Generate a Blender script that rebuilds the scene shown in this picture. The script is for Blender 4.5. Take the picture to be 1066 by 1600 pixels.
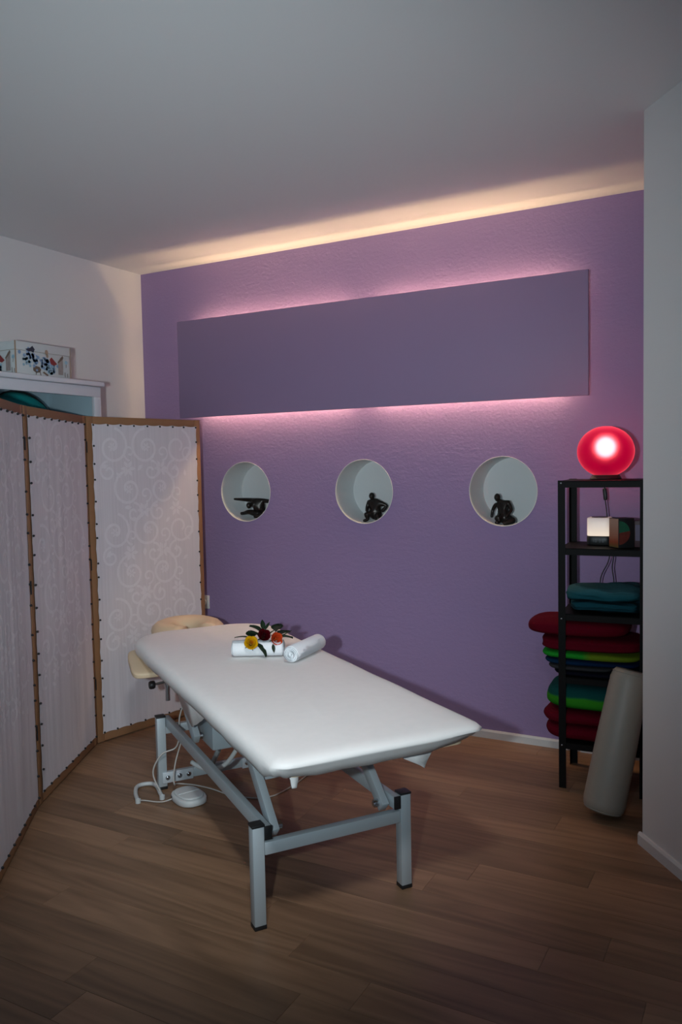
import bpy, bmesh, math, random
from mathutils import Vector, Matrix, noise
for o in list(bpy.data.objects): bpy.data.objects.remove(o)
random.seed(4)
SC = bpy.context.scene
COL = SC.collection
PI = math.pi

# ---------------------------------------------------------------- camera
def make_camera():
    f, pitch, roll, yaw = 1268.13, .0590, -.0199, -.4988
    fw = Vector((math.sin(yaw)*math.cos(pitch), math.cos(yaw)*math.cos(pitch), -math.sin(pitch)))
    rt = Vector((math.cos(yaw), -math.sin(yaw), 0)); up = rt.cross(fw)
    r2 = rt*math.cos(roll)+up*math.sin(roll); u2 = -rt*math.sin(roll)+up*math.cos(roll)
    cd = bpy.data.cameras.new('camera'); co = bpy.data.objects.new('camera', cd); COL.objects.link(co)
    cd.sensor_fit = 'VERTICAL'; cd.sensor_height = 36; cd.sensor_width = 24; cd.lens = f/1600*36
    cd.clip_start = .05
    M = Matrix((r2, u2, -fw)).transposed().to_4x4(); M.translation = Vector((3.7336, -4.1557, 1.4929))
    co.matrix_world = M
    SC.camera = co
make_camera()

# ---------------------------------------------------------------- world, lights, exposure
SC.view_settings.view_transform = 'Standard'; SC.view_settings.look = 'None'
SC.view_settings.exposure = 0.0; SC.view_settings.gamma = 1.0; SC.view_settings.use_curve_mapping = False
w = bpy.data.worlds.new('daylight'); SC.world = w; w.use_nodes = True
w.node_tree.nodes['Background'].inputs[0].default_value = (.36, .57, .82, 1)
w.node_tree.nodes['Background'].inputs[1].default_value = .24
def spot(name, loc, target, energy, color, half, blend, radius):
    l = bpy.data.lights.new(name, 'SPOT'); l.energy = energy; l.color = color
    l.spot_size = 2*math.radians(half); l.spot_blend = blend; l.shadow_soft_size = radius
    o = bpy.data.objects.new(name, l); COL.objects.link(o); o.location = loc
    d = Vector(target)-Vector(loc); o.rotation_euler = d.to_track_quat('-Z', 'Y').to_euler()
    return o
# the small hard light left of the lens (its shadows fall just to the right of things)
spot('flash_light', (3.42, -4.20, 1.50), (1.38, -.9, 1.76), 222, (.80, .94, 1.0), 43, 1.0, .03)
# added spot, no known lamp: brightens the couch top from out of frame
spot('added_couch_spot', (3.30, -3.55, 2.70), (2.12, -1.66, .66), 148, (.95, .98, 1.0), 23, 1.0, .12)

# ---------------------------------------------------------------- materials
def lin(c):
    return tuple(((x/255)/12.92 if x/255 <= .04045 else ((x/255+.055)/1.055)**2.4) for x in c)+(1,)
def mat(name, col, rough=.6, metal=0, noise_amt=0, noise_scale=20, bump=0, bump_scale=80, spec=.5, sheen=0):
    m = bpy.data.materials.new(name); m.use_nodes = True; nt = m.node_tree; N = nt.nodes; L = nt.links
    b = N['Principled BSDF']; b.inputs['Base Color'].default_value = tuple(col[:3])+(1,)
    b.inputs['Roughness'].default_value = rough; b.inputs['Metallic'].default_value = metal
    b.inputs['Specular IOR Level'].default_value = spec
    if sheen: b.inputs['Sheen Weight'].default_value = sheen
    tc = N.new('ShaderNodeTexCoord')
    if noise_amt:
        n = N.new('ShaderNodeTexNoise'); n.inputs['Scale'].default_value = noise_scale; n.inputs['Detail'].default_value = 4
        L.new(tc.outputs['Object'], n.inputs['Vector'])
        r = N.new('ShaderNodeMapRange'); r.inputs[3].default_value = 1-noise_amt; r.inputs[4].default_value = 1+noise_amt
        L.new(n.outputs[0], r.inputs[0])
        v = N.new('ShaderNodeVectorMath'); v.operation = 'SCALE'; v.inputs[0].default_value = col[:3]
        L.new(r.outputs[0], v.inputs['Scale']); L.new(v.outputs[0], b.inputs['Base Color'])
    if bump:
        n2 = N.new('ShaderNodeTexNoise'); n2.inputs['Scale'].default_value = bump_scale; n2.inputs['Detail'].default_value = 5
        L.new(tc.outputs['Object'], n2.inputs['Vector'])
        bp = N.new('ShaderNodeBump'); bp.inputs['Strength'].default_value = bump; bp.inputs['Distance'].default_value = .003
        L.new(n2.outputs[0], bp.inputs['Height']); L.new(bp.outputs[0], b.inputs['Normal'])
    return m
def plaster_mat():
    m = mat('purple_plaster', (.325, .228, .42), .85)
    nt = m.node_tree; N = nt.nodes; L = nt.links; b = N['Principled BSDF']
    g = N.new('ShaderNodeNewGeometry')
    n1 = N.new('ShaderNodeTexNoise'); n1.inputs['Scale'].default_value = 55; n1.inputs['Detail'].default_value = 6; n1.inputs['Roughness'].default_value = .65
    mp = N.new('ShaderNodeMapping'); mp.inputs['Rotation'].default_value = (0, .7, 0); mp.inputs['Scale'].default_value = (7, 7, 26)
    n2 = N.new('ShaderNodeTexNoise'); n2.inputs['Scale'].default_value = 1; n2.inputs['Detail'].default_value = 3; n2.inputs['Distortion'].default_value = 1.5
    n3 = N.new('ShaderNodeTexNoise'); n3.inputs['Scale'].default_value = 2.5; n3.inputs['Detail'].default_value = 2
    L.new(g.outputs['Position'], n1.inputs['Vector']); L.new(g.outputs['Position'], mp.inputs[0]); L.new(mp.outputs[0], n2.inputs['Vector'])
    L.new(g.outputs['Position'], n3.inputs['Vector'])
    ma = N.new('ShaderNodeMath'); ma.operation = 'MULTIPLY_ADD'; ma.inputs[1].default_value = .9
    rr = N.new('ShaderNodeMapRange'); rr.inputs[1].default_value = .45; rr.inputs[2].default_value = .62
    L.new(n3.outputs[0], rr.inputs[0])
    mm = N.new('ShaderNodeMath'); mm.operation = 'MULTIPLY'; L.new(n2.outputs[0], mm.inputs[0]); L.new(rr.outputs[0], mm.inputs[1])
    L.new(mm.outputs[0], ma.inputs[0]); L.new(n1.outputs[0], ma.inputs[2])
    bp = N.new('ShaderNodeBump'); bp.inputs['Strength'].default_value = .55; bp.inputs['Distance'].default_value = .004
    L.new(ma.outputs[0], bp.inputs['Height']); L.new(bp.outputs[0], b.inputs['Normal'])
    return m
def wood_mat(name, ca, cb, stretch=(1.2, 14, 14), rough=.5, per_object=True, rings=True, bump=.12, vary=.22, rot=(0,0,0)):
    m = mat(name, ca, rough, spec=.35); nt = m.node_tree; N = nt.nodes; L = nt.links; b = N['Principled BSDF']
    tc = N.new('ShaderNodeTexCoord'); oi = N.new('ShaderNodeObjectInfo')
    mp = N.new('ShaderNodeMapping'); mp.inputs['Scale'].default_value = stretch; mp.inputs['Rotation'].default_value = rot
    add = N.new('ShaderNodeVectorMath'); add.operation = 'ADD'
    cm = N.new('ShaderNodeCombineXYZ'); mu = N.new('ShaderNodeMath'); mu.operation = 'MULTIPLY'; mu.inputs[1].default_value = 93.0
    L.new(oi.outputs['Random'], mu.inputs[0]); L.new(mu.outputs[0], cm.inputs[0]); L.new(mu.outputs[0], cm.inputs[1])
    L.new(tc.outputs['Object'], mp.inputs[0]); L.new(mp.outputs[0], add.inputs[0]); L.new(cm.outputs[0], add.inputs[1])
    n = N.new('ShaderNodeTexNoise'); n.inputs['Scale'].default_value = 1.0; n.inputs['Detail'].default_value = 8; n.inputs['Roughness'].default_value = .6; n.inputs['Distortion'].default_value = .8
    L.new(add.outputs[0], n.inputs['Vector'])
    ms = N.new('ShaderNodeMath'); ms.operation = 'MULTIPLY'; ms.inputs[1].default_value = 9.0
    n0 = N.new('ShaderNodeTexNoise'); n0.inputs['Scale'].default_value = .45; n0.inputs['Detail'].default_value = 1.5
    L.new(add.outputs[0], n0.inputs['Vector']); L.new(n0.outputs[0], ms.inputs[0])
    fr = N.new('ShaderNodeMath'); fr.operation = 'PINGPONG'; fr.inputs[1].default_value = .5; L.new(ms.outputs[0], fr.inputs[0])
    mx0 = N.new('ShaderNodeMath'); mx0.operation = 'MULTIPLY_ADD'; mx0.inputs[1].default_value = .5 if rings else 0
    L.new(fr.outputs[0], mx0.inputs[0]); L.new(n.outputs[0], mx0.inputs[2])
    cr = N.new('ShaderNodeMapRange'); cr.inputs[1].default_value = .3; cr.inputs[2].default_value = .95; L.new(mx0.outputs[0], cr.inputs[0])
    mix = N.new('ShaderNodeMix'); mix.data_type = 'RGBA'; mix.inputs[6].default_value = tuple(ca[:3])+(1,); mix.inputs[7].default_value = tuple(cb[:3])+(1,)
    L.new(cr.outputs[0], mix.inputs[0])
    sc = N.new('ShaderNodeVectorMath'); sc.operation = 'SCALE'; L.new(mix.outputs[2], sc.inputs[0])
    vr = N.new('ShaderNodeMapRange'); vr.inputs[3].default_value = 1-vary; vr.inputs[4].default_value = 1+vary
    L.new(oi.outputs['Random'], vr.inputs[0]); L.new(vr.outputs[0], sc.inputs['Scale']); L.new(sc.outputs[0], b.inputs['Base Color'])
    bp = N.new('ShaderNodeBump'); bp.inputs['Strength'].default_value = bump; bp.inputs['Distance'].default_value = .002
    L.new(n.outputs[0], bp.inputs['Height']); L.new(bp.outputs[0], b.inputs['Normal'])
    return m
def emis(name, col, strength):
    m = bpy.data.materials.new(name); m.use_nodes = True; b = m.node_tree.nodes['Principled BSDF']
    b.inputs['Base Color'].default_value = (.8, .8, .8, 1); b.inputs['Emission Color'].default_value = tuple(col)+(1,)
    b.inputs['Emission Strength'].default_value = strength; return m
def fabric_mat(name, col, rough=.9, stretch=(60, 60, 2), amt=.06, trans=0):
    m = mat(name, col, rough, spec=.2); nt = m.node_tree; N = nt.nodes; L = nt.links; b = N['Principled BSDF']
    tc = N.new('ShaderNodeTexCoord'); mp = N.new('ShaderNodeMapping'); mp.inputs['Scale'].default_value = stretch
    n = N.new('ShaderNodeTexNoise'); n.inputs['Scale'].default_value = 1; n.inputs['Detail'].default_value = 5
    L.new(tc.outputs['Object'], mp.inputs[0]); L.new(mp.outputs[0], n.inputs['Vector'])
    r = N.new('ShaderNodeMapRange'); r.inputs[1].default_value = .3; r.inputs[2].default_value = .7; r.inputs[3].default_value = 1-amt; r.inputs[4].default_value = 1+amt
    L.new(n.outputs[0], r.inputs[0]); v = N.new('ShaderNodeVectorMath'); v.operation = 'SCALE'; v.inputs[0].default_value = col[:3]
    L.new(r.outputs[0], v.inputs['Scale']); L.new(v.outputs[0], b.inputs['Base Color'])
    bp = N.new('ShaderNodeBump'); bp.inputs['Strength'].default_value = .25; bp.inputs['Distance'].default_value = .002
    L.new(n.outputs[0], bp.inputs['Height']); L.new(bp.outputs[0], b.inputs['Normal'])
    return m
def stripes_mat(name, stops, axis, rough=.95):
    """stops: list of (pos, colour) along the object's own axis; bands of colour"""
    m = mat(name, stops[0][1], rough, spec=.1); nt = m.node_tree; N = nt.nodes; L = nt.links; b = N['Principled BSDF']
    tc = N.new('ShaderNodeTexCoord'); sp = N.new('ShaderNodeSeparateXYZ'); L.new(tc.outputs['Object'], sp.inputs[0])
    n = N.new('ShaderNodeTexNoise'); n.inputs['Scale'].default_value = 9; L.new(tc.outputs['Object'], n.inputs['Vector'])
    ma = N.new('ShaderNodeMath'); ma.operation = 'MULTIPLY_ADD'; ma.inputs[1].default_value = .02; L.new(n.outputs[0], ma.inputs[0]); L.new(sp.outputs[axis], ma.inputs[2])
    lo, hi = stops[0][0], stops[-1][0]
    r = N.new('ShaderNodeMapRange'); r.inputs[1].default_value = lo; r.inputs[2].default_value = hi if hi > lo else lo+1; L.new(ma.outputs[0], r.inputs[0])
    c = N.new('ShaderNodeValToRGB'); L.new(r.outputs[0], c.inputs[0]); e = c.color_ramp.elements
    while len(e) > 1: e.remove(e[-1])
    e[0].position = 0; e[0].color = tuple(stops[0][1][:3])+(1,)
    for p, k in stops[1:]:
        x = e.new((p-lo)/(hi-lo)); x.color = tuple(k[:3])+(1,)
    L.new(c.outputs[0], b.inputs['Base Color'])
    n2 = N.new('ShaderNodeTexNoise'); n2.inputs['Scale'].default_value = 120; L.new(tc.outputs['Object'], n2.inputs['Vector'])
    bp = N.new('ShaderNodeBump'); bp.inputs['Strength'].default_value = .5; bp.inputs['Distance'].default_value = .003
    L.new(n2.outputs[0], bp.inputs['Height']); L.new(bp.outputs[0], b.inputs['Normal'])
    return m

M_purple = plaster_mat()
M_panel = mat('purple_board', (.30, .21, .36), .6, noise_amt=.02, noise_scale=3)
M_white = mat('white_wall', (.74, .73, .72), .85, bump=.12, bump_scale=60)
M_niche = mat('white_plaster', (.66, .68, .68), .85, bump=.15, bump_scale=40)
M_ceil = mat('white_ceiling', (.74, .74, .74), .9, bump=.05, bump_scale=50)
M_trim = mat('white_trim', (.72, .71, .70), .5, noise_amt=.02, noise_scale=8)
M_floor = wood_mat('oak_plank', (.315, .182, .105), (.165, .092, .050), (1.3, 15, 15), .42, vary=.20)
M_gap = mat('floor_gap', (.09, .05, .03), .9, noise_amt=.2)
M_frame = wood_mat('pine_frame', (.30, .155, .075), (.23, .11, .05), (14, 14, 1.2), .55, vary=.08, rings=False)
M_fabric = fabric_mat('screen_fabric', (.66, .63, .665), .9, (90, 90, 1.5), .05)
M_scroll = fabric_mat('screen_scroll', (.735, .71, .745), .7, (90, 90, 3), .03)
M_pin = mat('black_pin', (.006, .006, .007), .35, noise_amt=.1)
M_sheet = fabric_mat('white_sheet', (.84, .82, .80), .92, (30, 30, 30), .012)
M_towel = mat('white_terry', (.86, .89, .92), .97, noise_amt=.05, noise_scale=120, bump=.25, bump_scale=200)
M_cream = mat('cream_vinyl', (.70, .54, .36), .5, noise_amt=.03, noise_scale=10, bump=.05, bump_scale=200)
M_steel = mat('grey_paint_steel', (.47, .53, .56), .38, .25, noise_amt=.03, noise_scale=12)
M_chrome = mat('chrome', (.6, .62, .64), .22, 1, noise_amt=.05, noise_scale=30)
M_black = mat('black_plastic', (.012, .012, .013), .45, noise_amt=.2, noise_scale=30)
M_shelf = mat('black_steel', (.005, .0045, .0045), .55, 0, spec=.12, noise_amt=.2, noise_scale=20)
M_grey = mat('light_grey_plastic', (.58, .61, .61), .45, noise_amt=.02, noise_scale=20)
M_cable = mat('grey_cable', (.50, .48, .45), .5, noise_amt=.03, noise_scale=20)
M_bronze = mat('dark_bronze', (.022, .017, .014), .3, .5, noise_amt=.4, noise_scale=40)
M_plate = mat('zinc_plate', (.62, .68, .72), .35, .3, noise_amt=.04, noise_scale=30)
M_house = mat('grey_housing', (.34, .40, .43), .5, noise_amt=.03, noise_scale=15)

# ---------------------------------------------------------------- mesh helpers
def newobj(name, me, m, parent=None, smooth=False):
    o = bpy.data.objects.new(name, me); COL.objects.link(o)
    if m is not None:
        for mm in (m if isinstance(m, (list, tuple)) else [m]): me.materials.append(mm)
    if parent is not None: o.parent = parent
    if smooth:
        for p in me.polygons: p.use_smooth = True
    return o
def from_bm(name, bm, m, parent=None, smooth=False, angle=None):
    bmesh.ops.recalc_face_normals(bm, faces=bm.faces)
    me = bpy.data.meshes.new(name); bm.to_mesh(me); bm.free()
    o = newobj(name, me, m, parent, smooth)
    if angle is not None:
        for p in me.polygons: p.use_smooth = True
        me.set_sharp_from_angle(angle=math.radians(angle))
    return o
def box(bm, c, s, R=None, bevel=0):
    r = bmesh.ops.create_cube(bm, size=1); vs = r['verts']
    for v in vs:
        v.co = Vector((v.co.x*s[0], v.co.y*s[1], v.co.z*s[2]))
    if bevel:
        es = list({e for v in vs for e in v.link_edges})
        rb = bmesh.ops.bevel(bm, geom=es, offset=bevel, segments=2, affect='EDGES', profile=.5)
        vs = list({v for f in rb['faces'] for v in f.verts} | {v for v in vs if v.is_valid})
        vs = list({v for v in vs})
        # all verts connected
        todo = list(vs); seen = set(vs)
        while todo:
            v = todo.pop()
            for e in v.link_edges:
                q = e.other_vert(v)
                if q not in seen: seen.add(q); todo.append(q)
        vs = list(seen)
    for v in vs:
        p = v.co.copy()
        if R is not None: p = R @ p
        v.co = p+Vector(c)
    return vs
def boxobj(name, lo, hi, m, parent=None, bevel=.002, R=None):
    bm = bmesh.new(); lo = Vector(lo); hi = Vector(hi)
    box(bm, (lo+hi)/2, hi-lo, R, bevel)
    return from_bm(name, bm, m, parent, angle=40)
def beam(bm, a, b, wx, wz, up=(0, 0, 1), bevel=.002):
    a = Vector(a); b = Vector(b); d = (b-a); L = d.length; y = d.normalized(); x = y.cross(Vector(up)).normalized(); z = x.cross(y)
    R = Matrix((x, y, z)).transposed()
    return box(bm, (a+b)/2, (wx, L, wz), R, bevel)
def tube(bm, pts, r, n=8, smooth_steps=0, closed=False):
    P = [Vector(p) for p in pts]
    if smooth_steps:
        Q = []
        for i in range(len(P)-1):
            p0 = P[max(i-1, 0)]; p1 = P[i]; p2 = P[i+1]; p3 = P[min(i+2, len(P)-1)]
            for k in range(smooth_steps):
                t = k/smooth_steps
                Q.append(.5*((2*p1)+(-p0+p2)*t+(2*p0-5*p1+4*p2-p3)*t*t+(-p0+3*p1-3*p2+p3)*t**3))
        Q.append(P[-1]); P = Q
    rings = []; prev = None
    for i, p in enumerate(P):
        d = (P[min(i+1, len(P)-1)]-P[max(i-1, 0)]).normalized()
        if prev is None:
            a = Vector((0, 0, 1)) if abs(d.z) < .9 else Vector((1, 0, 0)); u = d.cross(a).normalized()
        else: u = (prev-d*prev.dot(d)).normalized()
        prev = u; v = d.cross(u)
        rr = r[i] if isinstance(r, (list, tuple)) else r
        rings.append([bm.verts.new(p+u*math.cos(2*PI*k/n)*rr+v*math.sin(2*PI*k/n)*rr) for k in range(n)])
    for a, b in zip(rings, rings[1:]):
        for k in range(n): bm.faces.new((a[k], a[(k+1) % n], b[(k+1) % n], b[k]))
    bm.faces.new(rings[0][::-1]); bm.faces.new(rings[-1])
def lathe(bm, prof, n=32, c=(0, 0, 0), R=None, cap=True):
    rings = []; c = Vector(c)
    for r, z in prof:
        ring = []
        for k in range(n):
            p = Vector((r*math.cos(2*PI*k/n), r*math.sin(2*PI*k/n), z))
            if R is not None: p = R @ p
            ring.append(bm.verts.new(p+c))
        rings.append(ring)
    for a, b in zip(rings, rings[1:]):
        for k in range(n): bm.faces.new((a[k], a[(k+1) % n], b[(k+1) % n], b[k]))
    if cap:
        bm.faces.new(rings[0][::-1]); bm.faces.new(rings[-1])
def thing(name, label, cat, loc=(0, 0, 0), rotz=0, group=None):
    o = bpy.data.objects.new(name, None); COL.objects.link(o); o.location = loc; o.rotation_euler = (0, 0, rotz)
    o.empty_display_size = .1
    return tag(o, label, cat, group)
def tag(o, label=None, cat=None, group=None, kind=None):
    if label: o['label'] = label
    if cat: o['category'] = cat
    if group: o['group'] = group
    if kind: o['kind'] = kind
    return o
def struct(o): o['kind'] = 'structure'; return o
def soft_block(bm, c, s, power=5, sub=7, seed=0, amp=.0, grooves=0, groove_depth=.012, R=None, sag=0):
    """a rounded soft block; grooves = fold lines running round its sides"""
    r = bmesh.ops.create_cube(bm, size=2); vs0 = r['verts']
    es = list({e for v in vs0 for e in v.link_edges})
    bmesh.ops.subdivide_edges(bm, edges=es, cuts=sub*2, use_grid_fill=True)
    seen = list(bm.verts)
    for v in seen:
        p = v.co.copy(); nrm = (abs(p.x)**power+abs(p.y)**power+abs(p.z)**power)**(1/power); p = p/nrm
        side = max(abs(p.x), abs(p.y))
        if grooves and side > .75:
            k = abs(math.cos((p.z*.5+.5)*PI*(grooves)))
            dd = (k**.5-1)*groove_depth*(side-.75)/.25
            p.x += math.copysign(dd, p.x)*abs(p.x)/s[0]; p.y += math.copysign(dd, p.y)*abs(p.y)/s[1]
        q = Vector((p.x*s[0]/2, p.y*s[1]/2, p.z*s[2]/2))
        if amp:
            nz = noise.noise_vector(Vector((q.x*9+seed*7.3, q.y*9, q.z*16)))
            q += Vector((nz.x, nz.y, nz.z*.7))*amp
            if amp > .02: n3 = noise.noise_vector(Vector((q.x*14+seed, q.y*14, q.z*60))); q += Vector((n3.x*.5, n3.y, n3.z*.5))*.012
        if sag: q.z -= sag*((q.x/(s[0]/2))**2)
        if R is not None: q = R @ q
        v.co = q+Vector(c)
    return list(seen)

# ================================================================= THE ROOM
H = 2.764
NX = [(.7955, 1.3325, .1845), (1.6215, 1.3325, .1835), (2.442, 1.3325, .183)]   # niche centre x, z, radius
def build_back_wall():
    bm = bmesh.new(); S = .26; n = 64
    xs = [-.15, NX[0][0]-S, NX[0][0]+S, NX[1][0]-S, NX[1][0]+S, NX[2][0]-S, NX[2][0]+S, 4.6]
    zs = [0, 1.3325-S, 1.3325+S, H]
    def quad(x0, x1, z0, z1):
        bm.faces.new([bm.verts.new((x, 0, z)) for x, z in ((x0, z0), (x1, z0), (x1, z1), (x0, z1))])
    quad(xs[0], xs[-1], zs[0], zs[1]); quad(xs[0], xs[-1], zs[2], zs[3])
    for i in (0, 2, 4, 6): quad(xs[i], xs[i+1], zs[1], zs[2])
    for cx, cz, r in NX:
        inn, out = [], []
        for k in range(n):
            a = 2*PI*k/n+PI/4; c, s = math.cos(a), math.sin(a); m = max(abs(c), abs(s)); t = S/m
            wob = 1+.008*noise.noise(Vector((cx*5+c*3, s*3, 0)))
            inn.append(bm.verts.new((cx+c*r*wob, 0, cz+s*r*wob))); out.append(bm.verts.new((cx+c*t, 0, cz+s*t)))
        for k in range(n): bm.faces.new((inn[k], out[k], out[(k+1) % n], inn[(k+1) % n]))
    bmesh.ops.remove_doubles(bm, verts=bm.verts, dist=1e-5)
    # make thickness only at the outer perimeter (behind)
    o = from_bm('wall_back', bm, M_purple); struct(o)
    bm = bmesh.new()
    box(bm, (2.225, .33, H/2), (4.75, .1, H)); struct_back = from_bm('masonry', bm, M_white, o)
    for cx, cz, r in NX:
        bm = bmesh.new(); d = .215
        prof = [(r*1.012, -.0025), (r*1.006, -.004), (r*.992, -.003), (r*.988, .002), (r*.986, d-.01), (r*.975, d), (0.0001, d)]
        R = Matrix.Rotation(-PI/2, 3, 'X')
        lathe(bm, prof, 64, (cx, 0, cz), R, cap=False)
        from_bm('niche', bm, M_niche, o, angle=35)
    bm = bmesh.new()
    return o
WB = build_back_wall()

bm = bmesh.new(); box(bm, (-.06, -3.4, H/2), (.12, 6.9, H)); WL = struct(from_bm('wall_left', bm, M_white))
# right block: a diagonal face and its end face
E0 = Vector((3.273, -.9251, 0)); dR = Vector((.6247, -.7809, 0)); eN = Vector((.7809, .6247, 0))
bm = bmesh.new()
pts = [E0, E0+dR*3.6, E0+dR*3.6+eN*1.6, E0+eN*1.45]
lo = [bm.verts.new(p) for p in pts]; hi = [bm.verts.new(p+Vector((0, 0, H))) for p in pts]
bm.faces.new(lo[::-1]); bm.faces.new(hi)
for i in range(4): bm.faces.new((lo[i], lo[(i+1) % 4], hi[(i+1) % 4], hi[i]))
WR = struct(from_bm('wall_right', bm, M_white))
bm = bmesh.new(); box(bm, (2.5, -3.0, H+.05), (6.2, 7.4, .1)); struct(from_bm('ceiling', bm, M_ceil))

# floor: slab with oak planks laid parallel to the purple wall
bm = bmesh.new(); box(bm, (2.6, -2.8, -.065), (5.6, 5.7, .1)); FL = struct(from_bm('floor', bm, M_gap))
def plank_mesh(L, W):
    bm = bmesh.new(); box(bm, (0, 0, -.0075), (L-.0006, W-.0006, .015))
    top = [e for e in bm.edges if all(v.co.z > -.001 for v in e.verts)]
    bmesh.ops.bevel(bm, geom=top, offset=.0006, segments=1, affect='EDGES')
    me = bpy.data.meshes.new('plank'); bmesh.ops.recalc_face_normals(bm, faces=bm.faces); bm.to_mesh(me); bm.free(); me.materials.append(M_floor); return me
PW = .1335; cache = {}
joints = {10: [1.42], 11: [2.76-1.9], 9: [3.28]}
rng = random.Random(12)
known = {int(round((-.012-(-1.41))/PW)): 2.76, int(round((-.012+1.68)/PW)): 3.28, int(round((-.012+1.815)/PW)): 1.42}
nrow = 0
y = -.012
k = 0
while y > -5.3:
    yc = y-PW/2
    row = int(round((-.012-yc-PW/2)/PW))
    anchor = None
    for jy, jx in ((-1.413, 2.76), (-1.68, 3.28), (-1.815, 1.42)):
        if abs(yc-jy) < PW/2: anchor = jx
    if anchor is None: anchor = rng.uniform(0, 2)
    Ls = [1.2, 1.45, 1.7]
    x = anchor
    segs = []
    while x < 5.2:
        L = rng.choice(Ls); segs.append((x, L)); x += L
    x = anchor
    while x > -.05:
        L = rng.choice(Ls); segs.append((x-L, L)); x -= L
    for x0, L in segs:
        if x0+L < 0 : continue
        if L not in cache: cache[L] = plank_mesh(L, PW)
        o = bpy.data.objects.new('plank', cache[L]); COL.objects.link(o); o.parent = FL
        o.location = (x0+L/2, yc, 0)
    y -= PW

def skirting(name, a, b, nrm, h=.045, t=.013):
    a = Vector(a); b = Vector(b); nrm = Vector(nrm).normalized(); bm = bmesh.new()
    prof = [(0, 0), (t, 0), (t, h*.8), (t*.55, h), (0, h)]
    A = [bm.verts.new(a+nrm*p+Vector((0, 0, z))) for p, z in prof]; B = [bm.verts.new(b+nrm*p+Vector((0, 0, z))) for p, z in prof]
    n = len(prof)
    for i in range(n): bm.faces.new((A[i], A[(i+1) % n], B[(i+1) % n], B[i]))
    bm.faces.new(A[::-1]); bm.faces.new(B)
    return struct(from_bm(name, bm, M_trim))
skirting('baseboard_back', (0, -.0005, 0), (4.3, -.0005, 0), (0, -1, 0))
skirting('baseboard_right', E0-eN*.0005-dR*.012, E0+dR*3.6-eN*.0005, -eN, .048)
skirting('baseboard_left', (.0005, -5, 0), (.0005, -.013, 0), (1, 0, 0))

# socket plate on the purple wall beside the screen
t = thing('wall_socket', 'white square wall socket plate half hidden behind the edge of the folding screen', 'socket', (.452, 0, .62))
boxobj('cover_plate', (-.04, -.009, -.043), (.04, -.0005, .043), M_trim, t, .003)
bm = bmesh.new(); lathe(bm, [(.0001, -.004), (.018, -.004), (.0185, .010), (.021, .0105), (.021, -.001)], 24, (0, -.009, 0), Matrix.Rotation(PI/2, 3, 'X'), cap=False)
from_bm('socket_well', bm, M_trim, t, angle=40)

# ================================================================= LIT WALL PANEL
t = thing('wall_light_panel', 'long purple board mounted off the purple wall with warm light glowing above and below it', 'wall light', (0, 0, 0))
boxobj('front_board', (.384, -.112, 1.802), (2.905, -.094, 2.402), M_panel, t, .0015)
M_tube = emis('warm_tube', (1.0, .67, .36), 50)
for zz, dz in ((2.322, 1), (1.882, -1)):
    boxobj('mounting_batten', (.47, -.020, zz-.02*1-dz*.03), (2.82, -.003, zz+.02-dz*.03), M_trim, t, .001)
    for x0, x1 in ((.50, 1.575), (1.705, 2.78)):
        bm = bmesh.new(); tube(bm, [(x0, -.029, zz), (x1, -.029, zz)], .009, 10)
        from_bm('light_tube', bm, M_tube, t, smooth=True)
for x in (.9, 2.3):
    boxobj('bracket', (x-.02, -.094, 2.03), (x+.02, -.003, 2.17), M_trim, t, .001)

# ================================================================= FIGURES IN THE NICHES
def statuette(name, label, verts, edges, loc, feet_z=None, extra=None):
    """one continuous skin body; verts: {key:(x,y,z,radius)}"""
    me = bpy.data.meshes.new(name); keys = list(verts)
    me.from_pydata([verts[k][:3] for k in keys], [(keys.index(a), keys.index(b)) for a, b in edges], [])
    o = newobj(name, me, M_bronze)
    sk = o.modifiers.new('skin', 'SKIN'); sk.use_smooth_shade = True
    for i, k in enumerate(keys):
        r = verts[k][3]*1.16; me.skin_vertices[0].data[i].radius = (r, r)
        me.skin_vertices[0].data[i].use_root = (i == 0)
    o.modifiers.new('sub', 'SUBSURF').levels = 2; o.modifiers['sub'].render_levels = 2
    bpy.context.view_layer.update()
    dg = bpy.context.evaluated_depsgraph_get(); me2 = bpy.data.meshes.new_from_object(o.evaluated_get(dg))
    o.modifiers.clear(); o.data = me2
    o.location = loc
    return o
def statue(label, joints, edges, x0, base_y, dz, head, headr, plinth=None):
    v = {k: (a-x0, b, c+dz, r) for k, (a, b, c, r) in joints.items()}
    t = thing('statuette', label, 'figurine', (x0, base_y, 0), 0, None)
    o = statuette('body', None, v, edges, (0, 0, 0)); o.parent = t
    bm = bmesh.new(); bmesh.ops.create_uvsphere(bm, u_segments=20, v_segments=14, radius=1)
    for q in bm.verts:
        z = q.co.z; f = 1-.18*max(0, -z)          # narrower jaw
        q.co = Vector((q.co.x*headr*.88*f, q.co.y*headr*f, z*headr*1.12))
        if q.co.y < -headr*.7 and abs(q.co.x) < headr*.25 and abs(z+.1) < .3: q.co.y -= headr*.2    # nose
        q.co += Vector((head[0]-x0, head[1], head[2]+dz))
    from_bm('head', bm, M_bronze, t, smooth=True)
    return t
BODY = [('hip', 'belly'), ('belly', 'chest'), ('chest', 'neck'), ('chest', 'Ls'), ('Ls', 'Le'), ('Le', 'Lh'), ('chest', 'Rs'), ('Rs', 'Re'), ('Re', 'Rh'),
        ('hip', 'Lt'), ('Lt', 'Lk'), ('Lk', 'La'), ('La', 'Lf'), ('hip', 'Rt'), ('Rt', 'Rk'), ('Rk', 'Ra'), ('Ra', 'Rf')]
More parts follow.
